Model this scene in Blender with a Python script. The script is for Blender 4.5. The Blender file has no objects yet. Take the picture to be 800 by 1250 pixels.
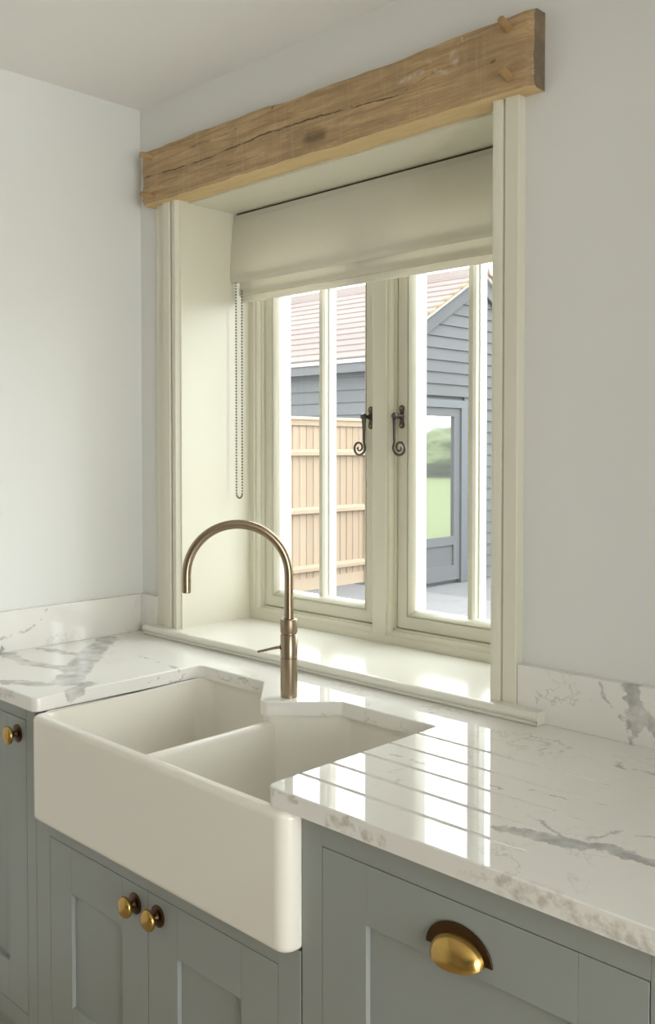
import bpy, bmesh, math, random
from mathutils import Vector, Matrix, noise
random.seed(7)
PI = math.pi
scene = bpy.context.scene
COL = scene.collection

# ------------------------------------------------------------------ camera
F_PX, YAW, PITCH, V0 = 1151.98, 45.7245, 1.5865, 579.03
cam = bpy.data.cameras.new('camera')
cam_o = bpy.data.objects.new('camera', cam); COL.objects.link(cam_o)
cam.sensor_fit = 'HORIZONTAL'; cam.sensor_width = 36.0
cam.lens = 36.0 * F_PX / 800.0
cam.shift_y = -(625.0 - V0) / 800.0
cam.clip_start = 0.02
cam_o.location = (2.3393, -1.6135, 1.4447)
yr, pr = math.radians(YAW), math.radians(PITCH)
fwd = Vector((-math.cos(yr) * math.cos(pr), math.sin(yr) * math.cos(pr), -math.sin(pr)))
cam_o.rotation_euler = fwd.to_track_quat('-Z', 'Y').to_euler()
scene.camera = cam_o

# ------------------------------------------------------------------ world, lights, exposure
world = bpy.data.worlds.new('overcast_sky'); scene.world = world
world.use_nodes = True
wn = world.node_tree; wn.nodes.clear()
w_out = wn.nodes.new('ShaderNodeOutputWorld'); w_bg = wn.nodes.new('ShaderNodeBackground')
w_bg.inputs['Color'].default_value = (0.93, 0.96, 1.0, 1); w_bg.inputs['Strength'].default_value = 5.3
wn.links.new(w_bg.outputs[0], w_out.inputs[0])

def area(name, loc, direction, sx, sy, power, color=(1, 1, 1), portal=False):
    l = bpy.data.lights.new(name, 'AREA'); l.shape = 'RECTANGLE'; l.size = sx; l.size_y = sy
    l.energy = power; l.color = color
    if portal: l.cycles.is_portal = True
    o = bpy.data.objects.new(name, l); COL.objects.link(o); o.location = loc
    o.rotation_euler = Vector(direction).to_track_quat('-Z', 'Z').to_euler()
    return o
# sky portal for the garden doors added in the right-hand wall for side light
# added fill lamp in that opening, standing in for extra daylight
area('door_daylight', (4.385, -1.32, 1.20), (-1, 0, 0), 1.2, 2.1, 26, (1.0, 0.965, 0.89))
area('door_portal', (4.62, -1.32, 1.17), (-1, 0, 0), 1.32, 2.26, 1, portal=True)
area('sky_portal', (0.721, 0.345, 1.53), (0, -1, 0), 1.03, 1.19, 1, portal=True)
vs = scene.view_settings
vs.view_transform = 'Standard'; vs.look = 'None'; vs.gamma = 1.0; vs.use_curve_mapping = False
vs.exposure = 0.60
scene.cycles.use_denoising = True
scene.cycles.max_bounces = 10
scene.cycles.diffuse_bounces = 6
scene.cycles.transparent_max_bounces = 12
scene.cycles.sample_clamp_indirect = 6.0

# ------------------------------------------------------------------ materials
def new_mat(name):
    m = bpy.data.materials.new(name); m.use_nodes = True
    nt = m.node_tree; b = nt.nodes['Principled BSDF']
    return m, nt, b
def N(nt, typ, **kw):
    n = nt.nodes.new(typ)
    for k, v in kw.items(): setattr(n, k, v)
    return n
def sock(nt, inp, val):
    if isinstance(val, bpy.types.NodeSocket): nt.links.new(val, inp)
    else: inp.default_value = val
def math_n(nt, op, a, b=0.0, clamp=False):
    n = N(nt, 'ShaderNodeMath', operation=op, use_clamp=clamp); sock(nt, n.inputs[0], a); sock(nt, n.inputs[1], b); return n.outputs[0]
def vec_n(nt, op, a, b=(0, 0, 0)):
    n = N(nt, 'ShaderNodeVectorMath', operation=op); sock(nt, n.inputs[0], a); sock(nt, n.inputs[1], b)
    return n.outputs['Value'] if op in ('DOT_PRODUCT', 'LENGTH', 'DISTANCE') else n.outputs['Vector']
def pos(nt): return N(nt, 'ShaderNodeNewGeometry').outputs['Position']
def noise_n(nt, vec, scale, detail=3.0, rough=0.55, out='Fac'):
    n = N(nt, 'ShaderNodeTexNoise'); n.inputs['Scale'].default_value = scale; n.inputs['Detail'].default_value = detail
    n.inputs['Roughness'].default_value = rough; nt.links.new(vec, n.inputs['Vector']); return n.outputs[out]
def maprange(nt, v, a, b, c=0.0, d=1.0, smooth=False):
    n = N(nt, 'ShaderNodeMapRange'); n.clamp = True
    if smooth: n.interpolation_type = 'SMOOTHSTEP'
    sock(nt, n.inputs[0], v)
    for i, x in enumerate((a, b, c, d)): n.inputs[1 + i].default_value = x
    return n.outputs[0]
def mix_c(nt, fac, a, b):
    n = N(nt, 'ShaderNodeMix', data_type='RGBA'); sock(nt, n.inputs[0], fac)
    for i, c in ((6, a), (7, b)):
        sock(nt, n.inputs[i], (*c, 1) if isinstance(c, tuple) else c)
    return n.outputs[2]
def bump(nt, b, height, strength, dist):
    n = N(nt, 'ShaderNodeBump'); n.inputs['Strength'].default_value = strength; n.inputs['Distance'].default_value = dist
    nt.links.new(height, n.inputs['Height']); nt.links.new(n.outputs[0], b.inputs['Normal'])

def plain(name, col, rough=0.5, var=0.03, scale=6.0, bumps=0.0, bscale=200.0, metallic=0.0, spec=0.5):
    m, nt, b = new_mat(name)
    p = pos(nt); f = noise_n(nt, p, scale)
    dark = tuple(c * (1 - var) for c in col); lite = tuple(min(1, c * (1 + var)) for c in col)
    nt.links.new(mix_c(nt, f, dark, lite), b.inputs['Base Color'])
    b.inputs['Roughness'].default_value = rough; b.inputs['Metallic'].default_value = metallic
    b.inputs['Specular IOR Level'].default_value = spec
    if bumps: bump(nt, b, noise_n(nt, p, bscale, 2.0), bumps, 0.002)
    return m

def seg_mask(nt, p, polys):
    """max over polylines of a soft capsule mask; polys: (points, width)"""
    res = None
    for pts, w in polys:
        for a, b in zip(pts[:-1], pts[1:]):
            A, B = Vector(a), Vector(b); BA = B - A; L2 = max(BA.length_squared, 1e-9)
            pa = vec_n(nt, 'SUBTRACT', p, tuple(A))
            h = math_n(nt, 'DIVIDE', vec_n(nt, 'DOT_PRODUCT', pa, tuple(BA)), L2, clamp=True)
            n = N(nt, 'ShaderNodeVectorMath', operation='SCALE'); n.inputs[0].default_value = tuple(BA); nt.links.new(h, n.inputs['Scale'])
            d = vec_n(nt, 'LENGTH', vec_n(nt, 'SUBTRACT', pa, n.outputs[0]))
            mk = maprange(nt, d, 0.0, w, 1.0, 0.0, True)
            res = mk if res is None else math_n(nt, 'MAXIMUM', res, mk)
    return res

def warp(nt, p, scale, amp, detail=4.0):
    c = noise_n(nt, p, scale, detail, 0.6, 'Color')
    c = vec_n(nt, 'SUBTRACT', c, (0.5, 0.5, 0.5))
    n = N(nt, 'ShaderNodeVectorMath', operation='SCALE'); nt.links.new(c, n.inputs[0]); n.inputs['Scale'].default_value = amp
    return vec_n(nt, 'ADD', p, n.outputs[0])

def make_stone():
    m, nt, b = new_mat('polished_veined_quartz')
    p = pos(nt)
    z = 0.91
    T = lambda l: [(x, y, z) for x, y in l]
    U = lambda l: [(x, -0.02, zz) for x, zz in l]
    Lw = lambda l: [(0.02, y, zz) for y, zz in l]
    wide = [(T([(0.06, -0.16), (0.19, -0.29), (0.307, -0.40), (0.409, -0.494)]), 0.055),
            (T([(0.409, -0.494), (0.396, -0.538), (0.301, -0.60)]), 0.03),
            (T([(0.039, -0.445), (0.16, -0.465), (0.279, -0.43), (0.33, -0.42)]), 0.030),
            (T([(0.045, -0.355), (0.137, -0.336), (0.201, -0.314)]), 0.022),
            (T([(0.409, -0.494), (0.46, -0.47), (0.50, -0.53)]), 0.030),
            (T([(1.60, -0.50), (1.65, -0.487), (1.75, -0.460), (1.84, -0.452), (2.2, -0.52)]), 0.026),
            (U([(1.547, 1.02), (1.555, 0.983), (1.565, 0.95), (1.553, 0.935)]), 0.022),
            (U([(1.555, 0.965), (1.60, 0.945), (1.66, 0.955)]), 0.026)]
    thin = [(T([(0.30, -0.218), (0.45, -0.235), (0.561, -0.236)]), 0.006),
            (T([(1.577, -0.42), (1.69, -0.47)]), 0.008),
            (T([(1.571, -0.125), (1.60, -0.15), (1.66, -0.139)]), 0.010),
            (T([(1.69, -0.47), (1.72, -0.40), (1.80, -0.375)]), 0.008),
            (T([(1.17, -0.37), (1.36, -0.36), (1.49, -0.374), (1.612, -0.331)]), 0.006),
            (T([(0.0, -0.52), (0.15, -0.56), (0.30, -0.60)]), 0.010),
            (U([(1.488, 1.012), (1.51, 0.978), (1.542, 0.948), (1.55, 0.91)]), 0.007),
            ([(0.4958, -0.33, 0.888), (0.4958, -0.29, 0.896), (0.4958, -0.25, 0.886), (0.4958, -0.22, 0.893)], 0.004),
            ([(0.56, -0.1765, 0.902), (0.60, -0.1765, 0.893), (0.65, -0.1765, 0.900), (0.69, -0.1765, 0.890), (0.72, -0.1765, 0.884)], 0.005),
            (Lw([(-0.50, 0.925), (-0.412, 0.963), (-0.353, 0.972), (-0.317, 1.012)]), 0.006)]
    pw = warp(nt, p, 16.0, 0.055)
    pw2 = warp(nt, pw, 55.0, 0.022)
    big = seg_mask(nt, pw2, wide)
    big = math_n(nt, 'MULTIPLY', maprange(nt, big, 0.26, 0.46), maprange(nt, noise_n(nt, p, 26.0, 4), 0.30, 0.62, 0.25, 1.0))
    tm = math_n(nt, 'MULTIPLY', seg_mask(nt, pw2, thin), 0.75)
    # faint network of hairline veins everywhere, stronger in a few zones
    nn = noise_n(nt, warp(nt, p, 7.0, 0.16), 5.0, 5.0, 0.62)
    hair = maprange(nt, math_n(nt, 'ABSOLUTE', math_n(nt, 'SUBTRACT', nn, 0.5)), 0.0, 0.012, 1.0, 0.0)
    zone = maprange(nt, noise_n(nt, p, 4.0, 2.0), 0.46, 0.66)
    hair = math_n(nt, 'MULTIPLY', math_n(nt, 'MULTIPLY', hair, zone), 0.45)
    cloud = maprange(nt, noise_n(nt, p, 3.2, 4.0), 0.40, 0.75, 0.0, 0.22)
    base = mix_c(nt, cloud, (0.80, 0.79, 0.745), (0.62, 0.61, 0.57))
    c = mix_c(nt, hair, base, (0.34, 0.31, 0.265))
    c = mix_c(nt, tm, c, (0.36, 0.355, 0.34))
    vein = mix_c(nt, noise_n(nt, p, 40.0, 3.0), (0.26, 0.255, 0.25), (0.52, 0.51, 0.49))
    c = mix_c(nt, big, c, vein)
    E_ = lambda l: [(x, YF_, zz) for x, zz in l]
    YF_ = -0.619
    stain = seg_mask(nt, warp(nt, p, 30.0, 0.03), [(E_([(1.37, 0.886), (1.41, 0.899), (1.47, 0.890)]), 0.016), (E_([(1.68, 0.892), (1.75, 0.900), (1.80, 0.888), (1.88, 0.893)]), 0.020),
                     (E_([(0.30, 0.89), (0.40, 0.90)]), 0.016), (E_([(1.25, 0.90), (1.30, 0.905)]), 0.010)])
    stain = math_n(nt, 'MULTIPLY', maprange(nt, stain, 0.1, 0.7), maprange(nt, noise_n(nt, p, 55.0, 4), 0.42, 0.62, 0.0, 0.55))
    c = mix_c(nt, stain, c, (0.36, 0.315, 0.255))
    nt.links.new(c, b.inputs['Base Color'])
    b.inputs['Roughness'].default_value = 0.045
    b.inputs['Specular IOR Level'].default_value = 0.62
    return m

def make_oak():
    m, nt, b = new_mat('aged_oak')
    p = pos(nt)
    st = vec_n(nt, 'MULTIPLY', p, (2.2, 26.0, 34.0))
    g = noise_n(nt, warp(nt, st, 0.9, 1.6), 2.4, 8.0, 0.68)
    fine = noise_n(nt, vec_n(nt, 'MULTIPLY', p, (10.0, 220.0, 220.0)), 1.6, 4.0, 0.7)
    blot = noise_n(nt, p, 9.0, 5.0, 0.65)
    saw = noise_n(nt, vec_n(nt, 'MULTIPLY', p, (120.0, 10.0, 6.0)), 1.0, 2.0)
    c = mix_c(nt, maprange(nt, g, 0.28, 0.72), (0.25, 0.150, 0.068), (0.66, 0.47, 0.25))
    c = mix_c(nt, maprange(nt, fine, 0.45, 0.75, 0.0, 0.55), c, (0.29, 0.18, 0.085))
    c = mix_c(nt, maprange(nt, blot, 0.48, 0.72, 0.0, 0.6), c, (0.33, 0.225, 0.125))
    c = mix_c(nt, maprange(nt, saw, 0.55, 0.75, 0.0, 0.25), c, (0.62, 0.47, 0.29))
    ge = N(nt, 'ShaderNodeNewGeometry')
    endm = maprange(nt, vec_n(nt, 'DOT_PRODUCT', ge.outputs['True Normal'], (1, 0, 0)), 0.55, 0.8)
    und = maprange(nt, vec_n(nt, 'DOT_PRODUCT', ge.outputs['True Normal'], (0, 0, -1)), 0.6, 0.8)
    c = mix_c(nt, math_n(nt, 'MULTIPLY', und, 0.8), c, mix_c(nt, g, (0.60, 0.41, 0.175), (0.80, 0.62, 0.34)))  # paler, yellower sawn underside; light bounced up from the sill is painted in
    c = mix_c(nt, math_n(nt, 'MULTIPLY', endm, maprange(nt, blot, 0.3, 0.6, 0.55, 0.95)), c, (0.16, 0.125, 0.085))
    pw = warp(nt, p, 16.0, 0.014)
    y = -0.045
    crack = seg_mask(nt, pw, [([(0.07, y, 2.208), (0.35, y, 2.205), (0.58, y, 2.216), (0.78, y, 2.214), (1.02, y, 2.200)], 0.0030), ([(0.30, y, 2.248), (0.46, y, 2.252), (0.52, y, 2.262)], 0.0012), ([(0.62, y, 2.272), (0.625, y, 2.285)], 0.004), ([(1.02, y, 2.2), (1.13, y, 2.225)], 0.0010), ([(0.30, y, 2.165), (0.55, y, 2.172)], 0.0010)])
    crack = math_n(nt, 'MULTIPLY', crack, 0.9)
    chalk = seg_mask(nt, pw, [([(1.167, y, 2.243), (1.172, y, 2.231)], 0.016), ([(1.185, y, 2.275), (1.19, y, 2.262)], 0.004),
                              ([(1.03, y, 2.225), (1.09, y, 2.235)], 0.010), ([(1.12, y, 2.225), (1.15, y, 2.212)], 0.006),
                              ([(1.10, y, 2.25), (1.11, y, 2.245)], 0.006)])
    chalk = math_n(nt, 'MULTIPLY', chalk, maprange(nt, noise_n(nt, p, 90.0), 0.4, 0.6, 0.15, 0.8))
    knot = seg_mask(nt, warp(nt, p, 30.0, 0.02), [([(0.745, y, 2.168), (0.79, y, 2.170)], 0.026), ([(1.262, y, 2.20), (1.268, y, 2.20)], 0.006)])
    c = mix_c(nt, math_n(nt, 'MULTIPLY', knot, 0.75), c, (0.10, 0.062, 0.03))
    c = mix_c(nt, chalk, c, (0.62, 0.54, 0.42))
    c = mix_c(nt, crack, c, (0.035, 0.02, 0.01))
    nt.links.new(c, b.inputs['Base Color']); b.inputs['Roughness'].default_value = 0.62
    h = math_n(nt, 'SUBTRACT', math_n(nt, 'ADD', math_n(nt, 'MULTIPLY', g, 0.8), math_n(nt, 'ADD', math_n(nt, 'MULTIPLY', fine, 0.3), math_n(nt, 'MULTIPLY', saw, 0.15))), math_n(nt, 'MULTIPLY', crack, 1.8))
    bump(nt, b, h, 0.55, 0.003)
    return m

def make_linen():
    m, nt, b = new_mat('cream_linen')
    p = pos(nt)
    w1 = noise_n(nt, vec_n(nt, 'MULTIPLY', p, (60.0, 60.0, 900.0)), 1.0, 2.0)
    w2 = noise_n(nt, vec_n(nt, 'MULTIPLY', p, (900.0, 60.0, 60.0)), 1.0, 2.0)
    w = math_n(nt, 'MULTIPLY', math_n(nt, 'ADD', w1, w2), 0.5)
    nt.links.new(mix_c(nt, w, (0.76, 0.73, 0.635), (0.86, 0.83, 0.74)), b.inputs['Base Color'])
    b.inputs['Roughness'].default_value = 0.9; b.inputs['Sheen Weight'].default_value = 0.2
    bump(nt, b, w, 0.35, 0.001)
    tr = N(nt, 'ShaderNodeBsdfTranslucent'); tr.inputs['Color'].default_value = (0.82, 0.79, 0.69, 1)
    mx = N(nt, 'ShaderNodeMixShader'); mx.inputs[0].default_value = 0.34
    out = nt.nodes['Material Output']
    nt.links.new(b.outputs[0], mx.inputs[1]); nt.links.new(tr.outputs[0], mx.inputs[2]); nt.links.new(mx.outputs[0], out.inputs[0])
    return m

def make_glass():
    m, nt, b = new_mat('clear_window_glass')
    nt.nodes.remove(b)
    t = N(nt, 'ShaderNodeBsdfTransparent'); t.inputs[0].default_value = (0.965, 0.975, 0.97, 1)
    g = N(nt, 'ShaderNodeBsdfGlossy'); g.inputs['Roughness'].default_value = 0.0
    ge = N(nt, 'ShaderNodeNewGeometry')
    co_ = math_n(nt, 'ABSOLUTE', vec_n(nt, 'DOT_PRODUCT', ge.outputs['Incoming'], ge.outputs['Normal']))
    sch = math_n(nt, 'ADD', math_n(nt, 'MULTIPLY', math_n(nt, 'POWER', math_n(nt, 'SUBTRACT', 1.0, co_), 5.0), 0.96), 0.04)
    mx = N(nt, 'ShaderNodeMixShader'); nt.links.new(sch, mx.inputs[0])
    nt.links.new(t.outputs[0], mx.inputs[1]); nt.links.new(g.outputs[0], mx.inputs[2])
    nt.links.new(mx.outputs[0], nt.nodes['Material Output'].inputs[0])
    return m

def make_brass(name, c1, c2, rough, metallic=1.0, scale=18.0):
    m, nt, b = new_mat(name)
    p = pos(nt)
    nt.links.new(mix_c(nt, noise_n(nt, p, scale, 4.0), c1, c2), b.inputs['Base Color'])
    b.inputs['Metallic'].default_value = metallic
    b.inputs['Roughness'].default_value = rough
    return m

def make_planks(name, ca, cb, axis_scale, rough=0.8):
    m, nt, b = new_mat(name)
    oi = N(nt, 'ShaderNodeObjectInfo')
    p = pos(nt)
    g = noise_n(nt, vec_n(nt, 'MULTIPLY', p, axis_scale), 1.0, 4.0)
    f = math_n(nt, 'ADD', math_n(nt, 'MULTIPLY', g, 0.6), math_n(nt, 'MULTIPLY', oi.outputs['Random'], 0.4))
    nt.links.new(mix_c(nt, f, ca, cb), b.inputs['Base Color']); b.inputs['Roughness'].default_value = rough
    return m

MAT = {}
MAT['wall'] = plain('off_white_wall_paint', (0.75, 0.755, 0.725), 0.75, 0.012, 1.5, 0.06, 90.0)
MAT['ceil'] = plain('white_ceiling_paint', (0.83, 0.825, 0.80), 0.8, 0.012, 1.5)
MAT['cream'] = plain('cream_satin_paint', (0.725, 0.705, 0.585), 0.33, 0.012, 4.0)
MAT['board'] = plain('cream_gloss_sill_paint', (0.77, 0.76, 0.68), 0.17, 0.012, 4.0)
MAT['sage'] = plain('sage_grey_cabinet_paint', (0.295, 0.318, 0.297), 0.38, 0.02, 5.0, 0.03, 300.0)
MAT['dark'] = plain('dark_recess', (0.05, 0.05, 0.045), 0.8)
MAT['ceramic'] = plain('glazed_white_ceramic', (0.79, 0.765, 0.69), 0.10, 0.008, 3.0)
MAT['stone'] = make_stone()
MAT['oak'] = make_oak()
MAT['peg'] = plain('oak_peg', (0.40, 0.25, 0.11), 0.6, 0.2, 60.0, 0.3, 150.0)
MAT['linen'] = make_linen()
MAT['glass'] = make_glass()
MAT['spacer'] = plain('white_glazing_spacer', (0.85, 0.86, 0.86), 0.4)
MAT['tap'] = make_brass('brushed_aged_brass', (0.345, 0.275, 0.195), (0.37, 0.295, 0.21), 0.27)
MAT['tapring'] = make_brass('brushed_aged_brass_ring', (0.30, 0.23, 0.165), (0.38, 0.295, 0.21), 0.38)
MAT['brass'] = make_brass('polished_aged_brass', (0.42, 0.26, 0.07), (0.62, 0.42, 0.14), 0.20)
MAT['bronze'] = make_brass('dark_bronze_patina', (0.055, 0.032, 0.018), (0.13, 0.075, 0.035), 0.38)
MAT['iron'] = make_brass('pewter_black_iron', (0.07, 0.065, 0.06), (0.16, 0.145, 0.125), 0.42)
MAT['screw'] = make_brass('copper_screw', (0.45, 0.20, 0.07), (0.55, 0.27, 0.10), 0.35)
MAT['chain'] = make_brass('antique_bead_chain', (0.16, 0.14, 0.11), (0.26, 0.23, 0.18), 0.4)
MAT['floor'] = make_planks('oak_floor_boards', (0.42, 0.345, 0.26), (0.55, 0.46, 0.36), (14.0, 1.5, 4.0), 0.45)
MAT['pine'] = make_planks('new_pine_fence', (0.205, 0.148, 0.093), (0.285, 0.222, 0.155), (30.0, 30.0, 2.0))
MAT['weather'] = make_planks('black_stained_weatherboard', (0.056, 0.059, 0.060), (0.082, 0.085, 0.086), (2.0, 2.0, 30.0))
MAT['tile'] = make_planks('clay_roof_tile', (0.088, 0.066, 0.056), (0.122, 0.097, 0.085), (10.0, 10.0, 4.0))
MAT['tile_end'] = plain('terracotta_tile_edge', (0.33, 0.14, 0.055), 0.8, 0.15, 8.0)
MAT['mortar'] = plain('pale_lime_mortar', (0.27, 0.26, 0.24), 0.9, 0.1, 9.0)
MAT['darkpaint'] = plain('dark_grey_door_paint', (0.06, 0.066, 0.072), 0.5, 0.08, 5.0)
MAT['mirrorglass'] = plain('tinted_reflective_glass', (0.46, 0.48, 0.48), 0.03, 0.02, 1.0, metallic=0.9)
MAT['gravel'] = plain('pale_gravel_paving', (0.105, 0.104, 0.102), 0.9, 0.25, 14.0)
MAT['grass'] = plain('lawn_green', (0.125, 0.155, 0.035), 0.9, 0.3, 3.0)
MAT['leaf'] = plain('hedge_green', (0.125, 0.15, 0.055), 0.85, 0.45, 5.0)

# ------------------------------------------------------------------ mesh helpers
WLOC = {}
def tag(o, label=None, cat=None, group=None, kind=None):
    if label: o['label'] = label
    if cat: o['category'] = cat
    if group: o['group'] = group
    if kind: o['kind'] = kind
    return o
def empty(name, loc, parent=None):
    o = bpy.data.objects.new(name, None); COL.objects.link(o)
    o.empty_display_size = 0.05
    L = Vector(loc); WLOC[o.name] = L
    if parent: o.parent = parent; o.location = L - WLOC[parent.name]
    else: o.location = L
    return o
def mesh_obj(name, me, mat, parent=None, origin=None, smooth=False, bevel=0.0, seg=2, ang=35):
    """mesh given in world coordinates; its origin is put at the middle of its base"""
    me.materials.clear(); me.materials.append(MAT[mat] if isinstance(mat, str) else mat)
    co = [v.co for v in me.vertices]
    if origin is None:
        xs = [c.x for c in co]; ys = [c.y for c in co]; zs = [c.z for c in co]
        origin = ((min(xs) + max(xs)) / 2, (min(ys) + max(ys)) / 2, min(zs))
    O = Vector(origin); me.transform(Matrix.Translation(-O))
    o = bpy.data.objects.new(name, me); COL.objects.link(o); WLOC[o.name] = O
    if parent: o.parent = parent; o.location = O - WLOC[parent.name]
    else: o.location = O
    if smooth:
        for p in me.polygons: p.use_smooth = True
    if bevel:
        md = o.modifiers.new('bevel', 'BEVEL'); md.width = bevel; md.segments = seg; md.limit_method = 'ANGLE'; md.angle_limit = math.radians(ang)
        md.harden_normals = True
        for p in me.polygons: p.use_smooth = True
        try: me.set_sharp_from_angle(angle=math.radians(40))
        except Exception: pass
    return o
def flat_faces(me, zmin=0.9995):
    for p in me.polygons:
        if max(abs(c) for c in p.normal) > zmin: p.use_smooth = False
def from_data(name, verts, faces, mat, parent=None, **kw):
    me = bpy.data.meshes.new(name); me.from_pydata([tuple(v) for v in verts], [], faces); me.validate()
    bm = bmesh.new(); bm.from_mesh(me); bmesh.ops.recalc_face_normals(bm, faces=bm.faces); bm.to_mesh(me); bm.free()
    return mesh_obj(name, me, mat, parent, **kw)
def from_bm(name, bm, mat, parent=None, **kw):
    bmesh.ops.recalc_face_normals(bm, faces=bm.faces)
    me = bpy.data.meshes.new(name); bm.to_mesh(me); bm.free()
    return mesh_obj(name, me, mat, parent, **kw)
def bm_box(bm, x0, x1, y0, y1, z0, z1):
    vs_ = [bm.verts.new((x, y, z)) for z in (z0, z1) for y in (y0, y1) for x in (x0, x1)]
    for f in ((0, 2, 3, 1), (4, 5, 7, 6), (0, 1, 5, 4), (2, 6, 7, 3), (0, 4, 6, 2), (1, 3, 7, 5)):
        bm.faces.new([vs_[i] for i in f])
    return vs_
def box(name, x0, x1, y0, y1, z0, z1, mat, parent=None, **kw):
    bm = bmesh.new(); bm_box(bm, x0, x1, y0, y1, z0, z1)
    return from_bm(name, bm, mat, parent, **kw)
def bm_prism(bm, poly, a, b, axis='z'):
    """extrude a 2D polygon along an axis. axis z: (x,y); x: (y,z); y: (x,z)"""
    mp = {'z': lambda u, v, w: (u, v, w), 'x': lambda u, v, w: (w, u, v), 'y': lambda u, v, w: (u, w, v)}[axis]
    A = [bm.verts.new(mp(u, v, a)) for u, v in poly]; B = [bm.verts.new(mp(u, v, b)) for u, v in poly]
    n = len(poly)
    bm.faces.new(A); bm.faces.new(B[::-1])
    for i in range(n): bm.faces.new((A[i], B[i], B[(i + 1) % n], A[(i + 1) % n]))
def prism(name, poly, a, b, mat, parent=None, axis='z', **kw):
    bm = bmesh.new(); bm_prism(bm, poly, a, b, axis)
    return from_bm(name, bm, mat, parent, **kw)
def fillet(poly, radii, seg=6):
    out = []; n = len(poly)
    for i in range(n):
        r = radii[i] if isinstance(radii, (list, tuple)) else radii
        P = Vector(poly[i]); A = Vector(poly[i - 1]) - P; B = Vector(poly[(i + 1) % n]) - P
        if r <= 0: out.append(tuple(P)); continue
        la, lb = A.length, B.length; A.normalize(); B.normalize()
        half = A.angle(B) / 2
        t = min(r / math.tan(half), la * 0.48, lb * 0.48)
        rr = t * math.tan(half)
        C = P + (A + B).normalized() * (rr / math.sin(half))
        p0 = P + A * t - C; p1 = P + B * t - C
        tot = p0.angle_signed(p1)
        for k in range(seg + 1):
            an = -tot * k / seg
            c, s = math.cos(an), math.sin(an)
            out.append((C.x + p0.x * c - p0.y * s, C.y + p0.x * s + p0.y * c))
    return out
def prism_hole(name, outer, holes, z0, z1, mat, parent=None, **kw):
    bm = bmesh.new()
    def loop(poly, z):
        v = [bm.verts.new((x, y, z)) for x, y in poly]
        return v, [bm.edges.new((v[i], v[(i + 1) % len(v)])) for i in range(len(v))]
    sides = []
    for z in (z0, z1):
        ed = []; ls = []
        for poly in [outer] + holes:
            v, e = loop(poly, z); ed += e; ls.append(v)
        bmesh.ops.triangle_fill(bm, edges=ed, use_beauty=True)
        sides.append(ls)
    for la, lb in zip(*sides):
        n = len(la)
        for i in range(n): bm.faces.new((la[i], la[(i + 1) % n], lb[(i + 1) % n], lb[i]))
    return from_bm(name, bm, mat, parent, **kw)
def bm_lathe(bm, prof, M, n=32):
    """prof: (radius, height) along local z; M places it"""
    rings = []
    for r, h in prof:
        if r < 1e-6: rings.append([bm.verts.new(M @ Vector((0, 0, h)))])
        else: rings.append([bm.verts.new(M @ Vector((r * math.cos(2 * PI * k / n), r * math.sin(2 * PI * k / n), h))) for k in range(n)])
    for a, b in zip(rings[:-1], rings[1:]):
        for k in range(n):
            k2 = (k + 1) % n
            if len(a) == 1 and len(b) == 1: continue
            if len(a) == 1: bm.faces.new((a[0], b[k], b[k2]))
            elif len(b) == 1: bm.faces.new((a[k], a[k2], b[0]))
            else: bm.faces.new((a[k], a[k2], b[k2], b[k]))
    for rg in (rings[0], rings[-1]):
        if len(rg) > 1: bm.faces.new(rg)
def lathe(name, prof, M, mat, parent=None, n=32, ang=40, **kw):
    bm = bmesh.new(); bm_lathe(bm, prof, M, n)
    o = from_bm(name, bm, mat, parent, smooth=True, **kw)
    o.data.set_sharp_from_angle(angle=math.radians(ang)); return o
def bm_tube(bm, pts, rad, n=12, squash=None):
    pts = [Vector(p) for p in pts]; rings = []
    up = None
    for i, p in enumerate(pts):
        t = (pts[min(i + 1, len(pts) - 1)] - pts[max(i - 1, 0)]).normalized()
        if up is None:
            up = Vector((0, 0, 1)) if abs(t.z) < 0.9 else Vector((1, 0, 0))
        up = (up - t * up.dot(t)).normalized(); sd = t.cross(up)
        r = rad[i] if isinstance(rad, (list, tuple)) else rad
        rings.append([bm.verts.new(p + (sd * math.cos(2 * PI * k / n) + up * math.sin(2 * PI * k / n)) * r) for k in range(n)])
    for a, b in zip(rings[:-1], rings[1:]):
        for k in range(n): bm.faces.new((a[k], a[(k + 1) % n], b[(k + 1) % n], b[k]))
    bm.faces.new(rings[0]); bm.faces.new(rings[-1])
def tube(name, pts, rad, mat, parent=None, n=12, **kw):
    bm = bmesh.new(); bm_tube(bm, pts, rad, n)
    o = from_bm(name, bm, mat, parent, smooth=True, **kw)
    o.data.set_sharp_from_angle(angle=math.radians(50)); return o

def ring_frame(parent, rect, prof, mat, names, sharp=40):
    """mitred four-sided frame in the xz plane: prof = closed (inset, y) outline; names for left, right, bottom, top"""
    x0, x1, z0, z1 = rect
    def corner(cx, cz, sx, sz): return [(cx + sx * d, y, cz + sz * d) for d, y in prof]
    bl = corner(x0, z0, 1, 1); br = corner(x1, z0, -1, 1); tl = corner(x0, z1, 1, -1); tr = corner(x1, z1, -1, -1)
    n = len(prof); res = []
    for nm, a, b in ((names[0], bl, tl), (names[1], br, tr), (names[2], bl, br), (names[3], tl, tr)):
        faces = [(i, (i + 1) % n, n + (i + 1) % n, n + i) for i in range(n)] + [tuple(range(n)), tuple(range(2 * n - 1, n - 1, -1))]
        o = from_data(nm, a + b, faces, mat, parent, smooth=True)
        o.data.set_sharp_from_angle(angle=math.radians(sharp)); flat_faces(o.data); res.append(o)
    return res

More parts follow.
